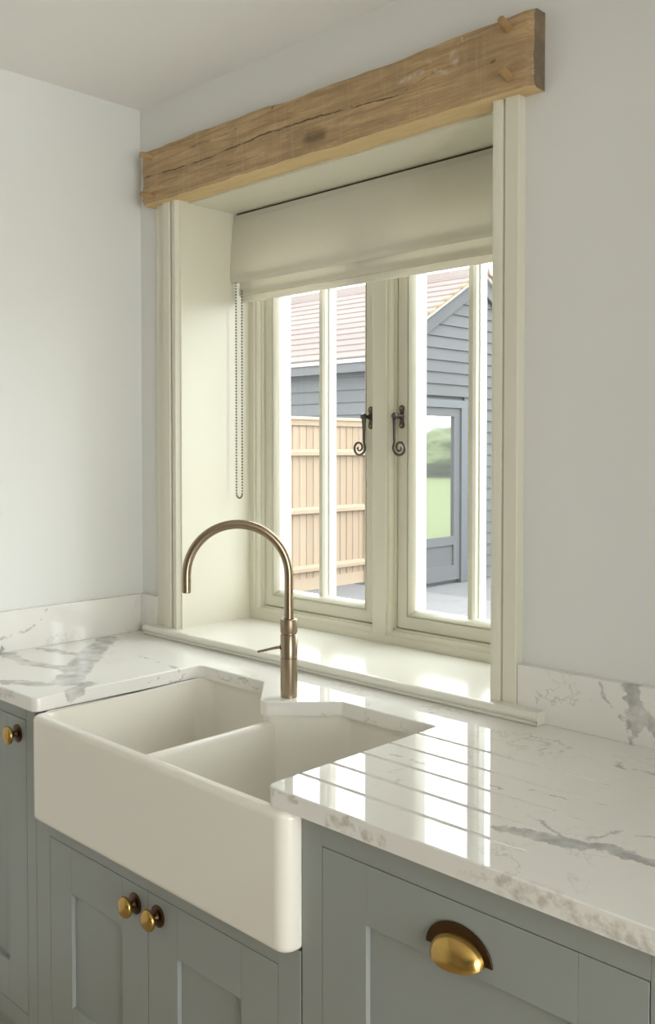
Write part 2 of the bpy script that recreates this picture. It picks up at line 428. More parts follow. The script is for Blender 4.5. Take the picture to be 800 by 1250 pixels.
# ------------------------------------------------------------------ key dimensions (metres; origin: floor corner of left and window walls)
ZC = 2.431                     # ceiling
ZT, ZB = 0.91, 0.88            # worktop
YF = -0.619                    # worktop front
RX0, RX1 = 0.205, 1.237        # window reveal
RZ0, RZ1 = 0.937, 2.128
WD = 0.36                      # wall thickness
XR, YN = 4.4, -6.4             # right wall, near wall

# ------------------------------------------------------------------ the room
S = 'structure'
bmf = bmesh.new(); bm_box(bmf, -0.2, XR + 0.2, YN - 0.2, 0.0, -0.12, -0.012)
floor = from_bm('floor', bmf, 'dark'); tag(floor, 'warm oak board floor of the kitchen', 'floor', kind=S)
proto = None; k = 0
for i in range(18):
    for j in range(2):
        x0 = -0.0 + i * 0.245; ys = (YN, -3.4 + 0.7 * (i % 3), 0.0)
        o = box('plank', x0 + 0.001, min(x0 + 0.244, XR), ys[j] + 0.001, ys[j + 1] - 0.001, -0.012, 0.0, 'floor', floor)
tag(box('ceiling', -0.2, XR + 0.2, YN - 0.2, WD, ZC, ZC + 0.15, 'ceil'), 'plain white painted ceiling', 'ceiling', kind=S)
tag(box('wall_left', -0.2, 0.0, YN - 0.2, WD, 0, ZC, 'wall'), 'plain off-white wall at the left of the window', 'wall', kind=S)
tag(box('wall_near', 0.0, XR + 0.2, YN - 0.2, YN, 0, ZC, 'wall'), 'plain off-white wall opposite the window', 'wall', kind=S)
# window wall with the opening
bm = bmesh.new()
bm_box(bm, 0, RX0 - 0.012, 0, WD, 0, ZC); bm_box(bm, RX1 + 0.012, XR + 0.2, 0, WD, 0, ZC)
bm_box(bm, RX0 - 0.012, RX1 + 0.012, 0, WD, 0, RZ0 - 0.03); bm_box(bm, RX0 - 0.012, RX1 + 0.012, 0, WD, RZ1 + 0.012, ZC)
tag(from_bm('wall_back', bm, 'wall'), 'off-white wall that holds the kitchen window', 'wall', kind=S)
# right-hand wall with an unseen glazed opening added to let in side light
bm = bmesh.new()
bm_box(bm, XR, XR + 0.2, YN, -1.98, 0, ZC); bm_box(bm, XR, XR + 0.2, -0.66, 0, 0, ZC); bm_box(bm, XR, XR + 0.2, -1.98, -0.66, 2.30, ZC)
tag(from_bm('wall_right', bm, 'wall'), 'off-white wall with glazed garden doors at the right-hand end', 'wall', kind=S)

d1 = empty('door_1', (XR + 0.1, -1.32, 0.0)); tag(d1, 'unseen pair of glazed doors added in the right-hand wall to let in light', 'door', kind=S)  # added out of view as a source of side light
for ya, yb in ((-1.98, -1.322), (-1.318, -0.66)):
    box('stile', XR + 0.09, XR + 0.13, ya, ya + 0.04, 0.0, 2.30, 'cream', d1); box('stile', XR + 0.09, XR + 0.13, yb - 0.04, yb, 0.0, 2.30, 'cream', d1)
    box('rail', XR + 0.09, XR + 0.13, ya + 0.04, yb - 0.04, 0.0, 0.06, 'cream', d1); box('rail', XR + 0.09, XR + 0.13, ya + 0.04, yb - 0.04, 2.25, 2.30, 'cream', d1)
    box('pane', XR + 0.108, XR + 0.112, ya + 0.04, yb - 0.04, 0.06, 2.25, 'glass', d1)

# ------------------------------------------------------------------ reveal linings, architraves
tag(box('trim_1', RX0 - 0.012, RX0, 0.0, 0.345, RZ0, RZ1 + 0.012, 'cream'), 'cream painted lining of the left window reveal', 'lining', kind=S)
tag(box('trim_2', RX1, RX1 + 0.012, 0.0, 0.345, RZ0, RZ1 + 0.012, 'cream'), 'cream painted lining of the right window reveal', 'lining', kind=S)
tag(box('trim_3', RX0, RX1, 0.021, 0.345, RZ1, RZ1 + 0.012, 'cream'), 'cream painted soffit above the window', 'lining', kind=S)
def arch_profile():
    p = [(0, 0), (0, -0.011), (0.004, -0.013), (0.006, -0.019)]
    for k in range(1, 9):
        a = PI * 0.55 + (PI * -0.05 - PI * 0.55) * 0 - k / 8 * PI * 0.55
        p.append((0.012 + 0.024 * math.cos(PI * 0.62 - k / 8 * PI * 0.62) * (1 if True else 0), -0.012 - 0.013 * math.sin(PI * 0.62 - k / 8 * PI * 0.62)))
    p += [(0.0365, -0.012), (0.0365, -0.022), (0.0375, -0.024), (0.067, -0.024), (0.068, -0.023), (0.068, 0)]
    return p
AP = arch_profile()
for nm, xi, sgn, side in (('trim_4', RX0 + 0.003, -1, 'left'), ('trim_5', RX1 + 0.005, 1, 'right')):
    o = prism(nm, [(xi + sgn * d, y) for d, y in AP], RZ0, 2.137, 'cream', smooth=True)
    o.data.set_sharp_from_angle(angle=math.radians(30)); flat_faces(o.data)
    tag(o, 'cream moulded architrave on the %s side of the window' % side, 'architrave', kind=S)
tag(box('trim_6', 0.096, 0.1395, -0.013, 0.0, RZ0, 2.135, 'cream', bevel=0.0015), 'narrow flat cream strip beside the left architrave', 'trim', kind=S)

# ------------------------------------------------------------------ window_1: fixed frame, mullion and sill
w1 = empty('window_1', (0.721, 0.29, RZ0)); tag(w1, 'cream wooden window frame with central mullion and deep sill', 'window', kind=S)
def ovolo(x0, y0, dx, dy, n=5):
    return [(x0 + dx * math.sin(PI / 2 * k / n), y0 + dy * (1 - math.cos(PI / 2 * k / n))) for k in range(n + 1)]
fp = [(0, 0.24), (0.022, 0.24), (0.022, 0.2445), (0.0245, 0.2445)] + ovolo(0.0245, 0.2445, 0.0095, 0.011) + [(0.034, 0.2575), (0.039, 0.2575), (0.039, 0.335), (0, 0.335)]
ring_frame(w1, (RX0, RX1, RZ0, RZ1), fp, 'cream', ('jamb', 'jamb', 'frame_rail', 'frame_rail'))
MX = 0.721
mp = [(0.0225, 0.2385), (0.0225, 0.2445), (0.025, 0.2445)] + ovolo(0.025, 0.2445, 0.009, 0.011) + [(0.034, 0.2575), (0.0375, 0.2575), (0.0375, 0.335)]
o = prism('mullion', [(MX + a, b) for a, b in mp] + [(MX - a, b) for a, b in mp[::-1]], RZ0 + 0.021, RZ1 - 0.021, 'cream', w1, smooth=True)
o.data.set_sharp_from_angle(angle=math.radians(40)); flat_faces(o.data)
# sill board with rounded nosing and horns
nose = [(-0.0525, 0.916), (-0.0525, 0.918)] + [(-0.044 - 0.0095 * math.cos(a), 0.9275 + 0.0095 * math.sin(a)) for a in [math.radians(-70 + k * 20) for k in range(9)]]
nose = [(0.0, 0.9105), (-0.047, 0.9105), (-0.050, 0.914), (-0.050, 0.9175), (-0.0475, 0.919)] + nose[2:] + [(0.0, RZ0)]
sill = prism('window_sill', nose, 0.0755, 1.374, 'board', w1, axis='x', smooth=True)
sill.data.set_sharp_from_angle(angle=math.radians(35)); flat_faces(sill.data)
box('sill_board', RX0, RX1, 0.0, 0.24, 0.9105, RZ0, 'board', w1)

# ------------------------------------------------------------------ casements
def scroll_handle(par, px, sgn):
    """monkey-tail window catch; sgn = direction in which the tail curls"""
    zc = 1.5255; yp = 0.268
    h = empty('handle', (px, yp, zc), par)
    pl = [(px + 0.008 * math.cos(a), zc + 0.022 + 0.008 * math.sin(a)) for a in [k * PI / 8 for k in range(9)]] + \
         [(px - 0.0055, zc + 0.010), (px - 0.0055, zc - 0.010)] + \
         [(px + 0.008 * math.cos(a), zc - 0.022 + 0.008 * math.sin(a)) for a in [PI + k * PI / 8 for k in range(9)]] + \
         [(px + 0.0055, zc - 0.010), (px + 0.0055, zc + 0.010)]
    prism('plate', pl, yp - 0.004, yp, 'iron', h, axis='y', bevel=0.0008)
    for dz in (0.0225, -0.0225):
        lathe('screw', [(0.0, 0.0022), (0.0026, 0.0016), (0.0036, 0)], Matrix.Translation((px, yp - 0.004, zc + dz)) @ Matrix.Rotation(PI / 2, 4, 'X'), 'screw', h, 12)
    # pivot post and arm reaching into the room
    M = Matrix.Translation((px, yp - 0.003, zc + 0.002)) @ Matrix.Rotation(PI / 2, 4, 'X')
    lathe('pivot', [(0.0085, 0), (0.008, 0.004), (0.0052, 0.008), (0.0046, 0.016), (0.0062, 0.021), (0.0085, 0.024), (0.0088, 0.029), (0.006, 0.034), (0, 0.035)], M, 'iron', h, 16)
    y = yp - 0.029
    pts = [(px, zc + 0.008), (px - sgn * 0.0006, zc - 0.01), (px - sgn * 0.001, zc - 0.035), (px - sgn * 0.001, zc - 0.066)]
    rad = [0.0062, 0.0054, 0.0040, 0.0034]
    cx, cz = px + sgn * 0.0165, zc - 0.0795
    nseg = 34
    for k in range(nseg + 1):
        t = k / nseg
        a = PI - sgn * 0 + 0.35 * 0 + t * 3.1 * PI          # spiral inwards, starting on the shaft side
        r = 0.0178 * (1 - t) ** 0.85 + 0.0035
        pts.append((cx + sgn * r * math.cos(a), cz + r * math.sin(a) * 1.0)); rad.append(0.0034 - 0.0011 * t)
    bm = bmesh.new(); bm_tube(bm, [(x, y - 0.001, z) for x, z in pts], rad, 10)
    o = from_bm('lever', bm, 'iron', h, smooth=True)
    return h
cprof = [(0.0015, 0.269), (0.0025, 0.268), (0.033, 0.268), (0.033, 0.2725), (0.0355, 0.2725), (0.0355, 0.268), (0.038, 0.268), (0.050, 0.283), (0.050, 0.299), (0.043, 0.299), (0.043, 0.334), (0.0015, 0.334)]
def casement(name, x0, x1, hx, hs, label):
    z0, z1 = RZ0 + 0.039, RZ1 - 0.039
    c = empty(name, ((x0 + x1) / 2, 0.30, z0)); tag(c, label, 'window', kind=S)
    ring_frame(c, (x0, x1, z0, z1), cprof, 'cream', ('stile', 'stile', 'rail', 'rail'), 25)
    xm = (x0 + x1) / 2
    bar = [(-0.006, 0.283), (0.006, 0.283), (0.011, 0.290), (0.012, 0.299), (-0.012, 0.299), (-0.011, 0.290)]
    prism('glazing_bar', [(xm + a, b) for a, b in bar], z0 + 0.047, z1 - 0.047, 'cream', c)
    box('glazing_bar', xm - 0.012, xm + 0.012, 0.307, 0.334, z0 + 0.043, z1 - 0.043, 'cream', c)
    for a, b in ((x0 + 0.0445, xm - 0.001), (xm + 0.001, x1 - 0.0445)):
        box('pane', a, b, 0.3005, 0.3045, z0 + 0.0445, z1 - 0.0445, 'glass', c)
    scroll_handle(c, hx, hs)
    return c
casement('window_2', RX0 + 0.039, MX - 0.0375, 0.6675, -1, 'left casement with scrolled iron catch curling to the left')
casement('window_3', MX + 0.0375, RX1 - 0.039, 0.7745, 1, 'right casement with scrolled iron catch curling to the right')

# ------------------------------------------------------------------ oak lintel beam
beam = empty('oak_beam', (0.711, -0.0125, 2.133)); tag(beam, 'rough oak beam with wooden pegs above the window', 'beam')
def beam_mesh():
    x0, x1, y0, y1, z0, z1 = 0.068, 1.353, -0.045, 0.020, 2.1335, 2.2835
    prof = []
    nz, ny = 10, 4
    for k in range(nz): prof.append((0, k / nz))       # front, going up
    for k in range(ny): prof.append((k / ny, 1))
    for k in range(nz): prof.append((1, 1 - k / nz))
    for k in range(ny): prof.append((1 - k / ny, 0))
    nx = 70; verts = []; faces = []; n = len(prof)
    for i in range(nx + 1):
        t = i / nx; x = x0 + (x1 - x0) * t
        e = max(0.0, 1 - min(t, 1 - t) * (x1 - x0) / 0.012)          # rounded arris at the ends
        for fy, fz in prof:
            wz = 0.0045 * noise.noise((x * 6.5, 3.1, fz * 2)) + 0.0018 * noise.noise((x * 22, 9.0, fz * 3))
            top = 0.004 * math.sin(x * 4.4 + 0.6) if fz == 1 else 0
            wy = 0.0025 * noise.noise((x * 9, fz * 7, 5.0)) if fy < 0.5 else 0
            y = y0 + (y1 - y0) * fy + wy; z = z0 + (z1 - z0) * fz + wz + top
            if fy == 0 and fz in (0, 1): y += 0.004 + 0.003 * noise.noise((x * 14, fz * 9, 1.0)); 
            if fz == 1 and fy == 0: z -= 0.003 + 0.003 * noise.noise((x * 11, 2.0, 7.0))
            if fz == 0 and fy == 0: z += 0.003
            if e > 0 and fy < 0.5: y += 0.006 * e * e * (1 if fy == 0 else 0)
            xx = x
            if i == 0: xx += 0.004 * noise.noise((fz * 4, fy * 4, 2)) 
            if i == nx: xx += 0.004 * noise.noise((fz * 4, fy * 4, 8))
            verts.append((xx, y, z))
    for i in range(nx):
        for k in range(n):
            a = i * n + k; b = i * n + (k + 1) % n
            faces.append((a, b, b + n, a + n))
    faces.append(tuple(range(n))); faces.append(tuple(nx * n + k for k in range(n)))
    return verts, faces
v, f = beam_mesh()
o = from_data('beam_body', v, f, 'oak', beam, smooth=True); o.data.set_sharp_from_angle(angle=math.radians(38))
def peg(x, z, L, tilt):
    bm = bmesh.new()
    d = Vector((tilt[0], -1, tilt[1])).normalized()
    M = Matrix.Translation((x, -0.043, z)) @ d.to_track_quat('Z', 'X').to_matrix().to_4x4() @ Matrix.Rotation(0.5, 4, 'Z')
    bm_lathe(bm, [(0.0105, -0.006), (0.0100, 0.006), (0.0088, L * 0.7), (0.0078, L), (0.0, L + 0.0008)], M, 7)
    return from_bm('peg', bm, 'peg', beam, bevel=0.001)
peg(0.118, 2.2615, 0.036, (-0.15, 0.05)); peg(0.118, 2.152, 0.036, (-0.05, 0.02))
peg(1.297, 2.258, 0.031, (0.1, 0.25)); peg(1.300, 2.164, 0.031, (0.05, 0.2))

# ------------------------------------------------------------------ roman blind
blind = empty('roman_blind', (0.721, 0.19, 1.87)); tag(blind, 'cream linen roman blind part drawn at the top of the window', 'blind')
def sheet(name, prof, xa, xb, thick, mat, nx=40, wav=0.0016, seed=0.0, edge=0.0):
    verts = []; faces = []; m = len(prof)
    for side in (0, 1):
        for i in range(nx + 1):
            t = i / nx; x = xa + (xb - xa) * t
            for j, (y, z) in enumerate(prof):
                s = j / (m - 1)
                w = wav * noise.noise((x * 7, z * 9, seed)) * min(1, s * 2)
                ed = edge * (max(0, 1 - t * 16) ** 2 + max(0, 1 - (1 - t) * 16) ** 2) * math.sin(s * PI * 0.85)
                verts.append((x + (0.0025 * math.sin(s * PI) * (-1 if t < 0.5 else 1) if i in (0, nx) else 0), y + w - ed + side * thick, z + 0.6 * w))
    off = (nx + 1) * m
    for i in range(nx):
        for j in range(m - 1):
            a = i * m + j
            faces.append((a, a + m, a + m + 1, a + 1)); faces.append((off + a, off + a + 1, off + a + m + 1, off + a + m))
    per = [i * m for i in range(nx + 1)] + [nx * m + j for j in range(1, m)] + [i * m + m - 1 for i in range(nx - 1, -1, -1)] + [j for j in range(m - 2, 0, -1)]
    for a, b in zip(per, per[1:] + per[:1]): faces.append((a, b, b + off, a + off))
    o = from_data(name, verts, faces, mat, blind, smooth=True)
    o.data.set_sharp_from_angle(angle=math.radians(50)); return o
pf = [(0.183, 2.1215), (0.182, 2.10), (0.1815, 2.095), (0.1805, 2.06), (0.178, 2.02), (0.176, 1.98), (0.1745, 1.95), (0.174, 1.935), (0.1755, 1.927), (0.179, 1.9235), (0.184, 1.925)]
sheet('fabric_panel', pf, 0.2075, 1.2345, 0.0035, 'linen', edge=0.006)
sheet('fabric_fold', [(0.196, 1.955), (0.1945, 1.93), (0.1925, 1.905), (0.1915, 1.894), (0.193, 1.889), (0.1965, 1.889)], 0.221, 1.2315, 0.0035, 'linen', seed=4.0)
sheet('hem', [(0.2015, 1.91), (0.1995, 1.888), (0.1975, 1.876), (0.1985, 1.871), (0.203, 1.870)], 0.2245, 1.2295, 0.004, 'linen', seed=8.0)
box('headrail', 0.212, 1.231, 0.190, 0.228, 2.096, 2.1278, 'bronze', blind)
box('top_hem', 0.2085, 1.2335, 0.1805, 0.1822, 2.1065, 2.1085, 'linen', blind)
# bead pull chain, hanging in a loop beside the left reveal
bm = bmesh.new()
ax, bx, yc = 0.2225, 0.2485, 0.176
pts = []
z = 1.925
while z > 1.312: pts.append((ax, z)); z -= 0.0085
for k in range(1, 7):
    a = PI + k * PI / 7; pts.append(((ax + bx) / 2 + 0.0125 * math.cos(a), 1.312 + 0.0125 * math.sin(a)))
z = 1.312
while z < 1.90: pts.append((bx, z)); z += 0.0085
for x, z in pts:
    M = Matrix.Translation((x, yc, z))
    bmesh.ops.create_icosphere(bm, subdivisions=1, radius=0.0030, matrix=M)
bm_tube(bm, [(x, yc, z) for x, z in pts], 0.0004, 4)
from_bm('pull_chain', bm, 'chain', blind, smooth=True)

# ------------------------------------------------------------------ worktop
XCL, XCR, YB = 0.4958, 1.231, -0.1765
WX1 = 2.75
poly = [(0.0, 0.0), (0.0, YF), (XCL, YF), (XCL, YB), (0.734, YB), (0.848, -0.289), (0.868, -0.289), (0.981, YB), (XCR, YB), (XCR, YF), (WX1, YF), (WX1, 0.0)]
rad = [0, 0, 0.016, 0.020, 0.008, 0.006, 0.008, 0.014, 0.006, 0.018, 0.0, 0]
wpoly = fillet(poly, rad, 6)
bm = bmesh.new(); bm_prism(bm, wpoly, ZB, ZT)
bmesh.ops.recalc_face_normals(bm, faces=bm.faces)
top_e = [e for e in bm.edges if all(abs(vv.co.z - ZT) < 1e-6 for vv in e.verts)]
bmesh.ops.bevel(bm, geom=top_e, offset=0.0028, segments=3, profile=0.5, affect='EDGES')
wt = from_bm('worktop', bm, 'stone', smooth=True, origin=(1.0, -0.3, ZB)); wt.data.set_sharp_from_angle(angle=math.radians(30))
tag(wt, 'white veined stone worktop with drainer grooves around the sink', 'worktop')
# drainer grooves: round-bottomed, running out to nothing on the right
cut = bmesh.new()
for gy, gx in ((-0.2365, 1.63), (-0.317, 1.665), (-0.393, 1.665), (-0.4695, 1.665), (-0.5426, 1.665)):
    xs = [XCR - 0.03, XCR + 0.10, gx - 0.15, gx]; dp = [0.013, 0.012, 0.007, 0.0004]
    rings = []
    for x, d in zip(xs, dp):
        w = 0.0046
        pr_ = [(-w, ZT + 0.004)] + [(-w * math.cos(a), ZT + 0.0004 - d * math.sin(a)) for a in [k * PI / 6 for k in range(7)]] + [(w, ZT + 0.004)]
        rings.append([cut.verts.new((x, gy + yy, zz)) for yy, zz in pr_])
    for a, b in zip(rings[:-1], rings[1:]):
        for q in range(len(a)): cut.faces.new((a[q], a[(q + 1) % len(a)], b[(q + 1) % len(a)], b[q]))
    cut.faces.new(rings[0]); cut.faces.new(rings[-1])
bmesh.ops.recalc_face_normals(cut, faces=cut.faces)
cme = bpy.data.meshes.new('groove_cutter'); cut.to_mesh(cme); cut.free()
co = bpy.data.objects.new('groove_cutter', cme); COL.objects.link(co)
md = wt.modifiers.new('grooves', 'BOOLEAN'); md.operation = 'DIFFERENCE'; md.object = co; md.solver = 'EXACT'
bpy.context.view_layer.update()
dg = bpy.context.evaluated_depsgraph_get()
me2 = bpy.data.meshes.new_from_object(wt.evaluated_get(dg)); wt.modifiers.clear(); wt.data = me2
bpy.data.objects.remove(co)
me2.materials.clear(); me2.materials.append(MAT['stone'])
for p in me2.polygons: p.use_smooth = True
me2.set_sharp_from_angle(angle=math.radians(30))
flat_faces(me2)

ZU = 1.0165
tag(box('upstand', 0.0, 0.02, YF + 0.002, 0.0, ZT, ZU, 'stone', bevel=0.0012), 'white veined stone upstand along the left wall', 'upstand')
tag(box('upstand', 0.02, 0.096, -0.02, 0.0, ZT, ZU, 'stone', bevel=0.0012), 'short stone upstand in the corner left of the window', 'upstand')
tag(box('upstand', RX1 + 0.0735, WX1, -0.02, 0.0, ZT, ZU, 'stone', bevel=0.0012), 'stone upstand with a dark vein right of the window', 'upstand')

# ------------------------------------------------------------------ double butler sink
sink = empty('butler_sink', (0.8965, -0.39, 0.657)); tag(sink, 'white ceramic double-bowl butler sink with a deep apron front', 'sink')
SX0, SX1, SY0, SY1, SZ0 = 0.4985, 1.2938, -0.634, -0.13, 0.657
def offset_poly(poly, d):
    n = len(poly); area_ = sum(poly[i][0] * poly[(i + 1) % n][1] - poly[(i + 1) % n][0] * poly[i][1] for i in range(n))
    sg = 1 if area_ > 0 else -1; out = []
    for i in range(n):
        a, b, c = Vector(poly[i - 1]), Vector(poly[i]), Vector(poly[(i + 1) % n])
        e1, e2 = (b - a).normalized(), (c - b).normalized()
        n1, n2 = Vector((e1.y, -e1.x)) * sg, Vector((e2.y, -e2.x)) * sg
        m_ = (n1 + n2).normalized(); k_ = 1 / max(0.5, m_.dot(n1))
        out.append(tuple(b + m_ * d * k_))
    return out
outer = fillet([(SX0, SY0), (SX1, SY0), (SX1, SY1), (SX0, SY1)], [0.026, 0.026, 0.012, 0.012], 8)
IX0, IX1, IY0, IY1 = 0.5075, 1.258, SY0 + 0.030, -0.166
inner = fillet([(IX0, IY0), (IX1, IY0), (IX1, IY1), (0.983, IY1), (0.871, -0.281), (0.846, -0.281), (0.733, IY1), (IX0, IY1)],
               [0.035, 0.035, 0.035, 0.035, 0.012, 0.012, 0.035, 0.035], 7)
def basin_mesh():
    bm = bmesh.new()
    def ring(poly, z): return [bm.verts.new((x, y, z)) for x, y in poly]
    def skin(a, b):
        n = len(a)
        for i in range(n): bm.faces.new((a[i], a[(i + 1) % n], b[(i + 1) % n], b[i]))
    r1, r2, zt = 0.011, 0.013, ZB
    K = 6
    o_r = []
    for k in range(K + 1):                                   # bottom edge
        a = PI / 2 * k / K
        o_r.append(ring(offset_poly(outer, -r2 * (1 - math.sin(a))), SZ0 + r2 * (1 - math.cos(a))))
    for k in range(K + 1):                                   # rim, outer side
        a = PI / 2 * k / K
        ro = [0.0008 + (r1 - 0.0008) * max(0.0, min(1.0, 1 - (y_ - SY0 - 0.027) / 0.02)) for _, y_ in outer]
        full = offset_poly(outer, -1.0)
        o_r.append([bm.verts.new((p0[0] + (p1[0] - p0[0]) * q * (1 - math.cos(a)), p0[1] + (p1[1] - p0[1]) * q * (1 - math.cos(a)), zt - q * (1 - math.sin(a)))) for p0, p1, q in zip(outer, full, ro)])
    i_r = []
    for k in range(K + 1):                                   # rim, inner side
        a = PI / 2 * k / K
        rr = [r1 if y_ < IY0 + 0.02 else 0.0008 + (r1 - 0.0008) * max(0.0, 1 - (y_ - IY0 - 0.02) / 0.03) for _, y_ in inner]
        full = offset_poly(inner, 1.0)
        i_r.append([bm.verts.new((p0[0] + (p1[0] - p0[0]) * q * (1 - math.sin(a)), p0[1] + (p1[1] - p0[1]) * q * (1 - math.sin(a)), zt - q * (1 - math.cos(a)))) for p0, p1, q in zip(inner, full, rr)])
    zf = SZ0 + 0.024
    rf = 0.022
    for k in range(K + 1):                                   # cove at the bowl floor
        a = PI / 2 * k / K
        i_r.append(ring(offset_poly(inner, -rf * (1 - math.cos(a))) if k else inner, zf + rf * (1 - math.sin(a))))
    for a, b in zip(o_r[:-1], o_r[1:]): skin(a, b)
    for a, b in zip(i_r[:-1], i_r[1:]): skin(a, b)
    def edges_of(v): return [bm.edges.get((v[i], v[(i + 1) % len(v)])) for i in range(len(v))]
    bmesh.ops.triangle_fill(bm, edges=edges_of(o_r[-1]) + edges_of(i_r[0]), use_beauty=True)
    bm.faces.new(o_r[0]); bmesh.ops.triangle_fill(bm, edges=edges_of(i_r[-1]), use_beauty=True)
    return bm
o = from_bm('basin', basin_mesh(), 'ceramic', sink, smooth=True)
o.data.set_sharp_from_angle(angle=math.radians(60)); flat_faces(o.data, 0.99999)
DX = 0.8665
dp = [(DX - 0.013, 0.672), (DX - 0.0115, 0.858)] + [(DX - 0.0115 * math.cos(a), 0.858 + 0.010 * math.sin(a)) for a in [k * PI / 8 for k in range(1, 8)]] + [(DX + 0.0115, 0.858), (DX + 0.013, 0.672)]
o = prism('divider', dp, IY0 - 0.006, -0.262, 'ceramic', sink, axis='y', smooth=True); o.data.set_sharp_from_angle(angle=math.radians(60))
for wx in (0.70, 1.07):
    lathe('waste', [(0.0, 0.0), (0.030, 0.0), (0.034, 0.002), (0.044, 0.003), (0.045, 0.0)], Matrix.Translation((wx, -0.39, SZ0 + 0.0242)), 'tapring', sink, 32)

# ------------------------------------------------------------------ tap
TX, TY = 0.870, -0.2255
tap = empty('kitchen_tap', (TX, TY, ZT)); tag(tap, 'brushed brass swan-neck kitchen tap with slim side lever', 'tap')
T0 = Matrix.Translation((TX, TY, ZT))
lathe('base', [(0.0, 0), (0.0185, 0), (0.0185, 0.0845), (0.0178, 0.0848)], T0, 'tap', tap, 48)
lathe('body', [(0.0178, 0.0850), (0.0185, 0.0853), (0.0185, 0.1345), (0.0178, 0.1355), (0.0165, 0.136), (0.0165, 0.1385)], T0, 'tap', tap, 48)
lathe('collar', [(0.0165, 0.1385), (0.0183, 0.139), (0.0186, 0.140), (0.0186, 0.1665), (0.0180, 0.168), (0.0125, 0.1682), (0.0125, 0.166), (0.0, 0.166)], T0, 'tapring', tap, 48)
dr = Vector((-math.sin(yr), -math.cos(yr), 0))
dr.rotate(Matrix.Rotation(math.radians(2), 3, 'Z'))
R, zc = 0.1095, 1.1725
pts = [Vector((TX, TY, z)) for z in (1.074, 1.10, 1.13, 1.155)]
for k in range(33):
    a = PI * k / 32
    pts.append(Vector((TX, TY, zc)) + dr * (R - R * math.cos(a)) + Vector((0, 0, R * math.sin(a))))
e = pts[-1]
pts += [Vector((e.x, e.y, z)) for z in (1.16, 1.148, 1.1365)]
tube('spout', pts, 0.0098, 'tap', tap, 24)
lathe('outlet', [(0.0, 0.0), (0.0082, 0.0), (0.0082, 0.002)], Matrix.Translation((e.x, e.y, 1.1352)), 'bronze', tap, 24)
# side lever
lp = Vector((TX, TY, 1.0175)) + dr * 0.0165
lathe('lever_socket', [(0.0062, -0.004), (0.0062, 0.0022), (0.0040, 0.0035), (0, 0.0035)], Matrix.Translation(lp) @ dr.to_track_quat('Z', 'Y').to_matrix().to_4x4(), 'bronze', tap, 20)
tube('lever', [lp, lp + dr * 0.012 + Vector((0, 0, -0.0018)), lp + dr * 0.030 + Vector((0, 0, -0.0058)), lp + dr * 0.051 + Vector((0, 0, -0.0105))], [0.0033, 0.0030, 0.0027, 0.0027], 'tap', tap, 14)

# ------------------------------------------------------------------ cabinets
YC = -0.600
def knob(par, x, z):
    M = Matrix.Translation((x, YC, z)) @ Matrix.Rotation(PI / 2, 4, 'X')
    lathe('backplate', [(0.0203, 0), (0.0203, 0.0015), (0.018, 0.0035), (0.009, 0.0045), (0.0065, 0.008), (0.006, 0.014), (0.007, 0.017), (0, 0.017)], M, 'bronze', par, 32)
    o = lathe('knob', [(0.0, 0.0165), (0.008, 0.0165), (0.0150, 0.0175), (0.0190, 0.0195), (0.0202, 0.0225), (0.0190, 0.0262), (0.0152, 0.0295), (0.0075, 0.0315), (0.0, 0.032)], M, 'brass', par, 32, ang=60)
    o['label'] = 'round brass knob'
def shaker(par, x0, x1, z0, z1, st, rl, name='door'):
    g = 0.0012; yb = YC + 0.020
    x0 += g; x1 -= g; z0 += g; z1 -= g
    d = empty(name, ((x0 + x1) / 2, YC + 0.01, z0), par)
    box('stile', x0, x0 + st, YC, yb, z0, z1, 'sage', d, bevel=0.0009)
    box('stile', x1 - st, x1, YC, yb, z0, z1, 'sage', d, bevel=0.0009)
    box('rail', x0 + st + 0.0002, x1 - st - 0.0002, YC, yb, z0, z0 + rl, 'sage', d, bevel=0.0007)
    box('rail', x0 + st + 0.0002, x1 - st - 0.0002, YC, yb, z1 - rl, z1, 'sage', d, bevel=0.0007)
    box('panel', x0 + st - 0.004, x1 - st + 0.004, YC + 0.009, YC + 0.015, z0 + rl - 0.004, z1 - rl + 0.004, 'sage', d)
    return d
def cabinet(name, x0, x1, zt, doors, label, rail_top, stl, str_, carc_top=None):
    c = empty(name, ((x0 + x1) / 2, -0.3, 0.0)); tag(c, label, 'cabinet', 'fitted sage grey kitchen cabinets')
    zb = 0.141
    box('face_stile', x0, stl, YC, YC + 0.022, zb, zt, 'sage', c, bevel=0.0012)
    box('face_stile', str_, x1, YC, YC + 0.022, zb, zt, 'sage', c, bevel=0.0012)
    box('face_rail', stl, str_, YC, YC + 0.022, rail_top, zt, 'sage', c, bevel=0.0008)
    box('face_rail', stl, str_, YC, YC + 0.022, zb, 0.183, 'sage', c, bevel=0.0008)
    box('carcass', x0 + 0.002, x1 - 0.002, YC + 0.024, -0.002 - 0.02, zb, carc_top or zt - 0.001, 'sage', c)
    box('plinth', x0, x1, YC + 0.05, YC + 0.068, 0.0, zb, 'sage', c)
    return c
c1 = cabinet('base_cabinet', 0.03, 0.4640, ZB, None, 'narrow grey cabinet with one door and knob left of the sink', 0.846, 0.07, 0.4237)
d = shaker(c1, 0.07, 0.4237, 0.183, 0.846, 0.087, 0.090); knob(d, 0.384, 0.8085)
c2 = cabinet('sink_cabinet', 0.4652, 1.2925, 0.6565, None, 'grey two-door cabinet with paired brass knobs under the sink', 0.617, 0.5226, 1.240)
d = shaker(c2, 0.5226, 0.881, 0.183, 0.617, 0.085, 0.095); knob(d, 0.8395, 0.579)
d = shaker(c2, 0.881, 1.240, 0.183, 0.617, 0.090, 0.095); knob(d, 0.9135, 0.580)
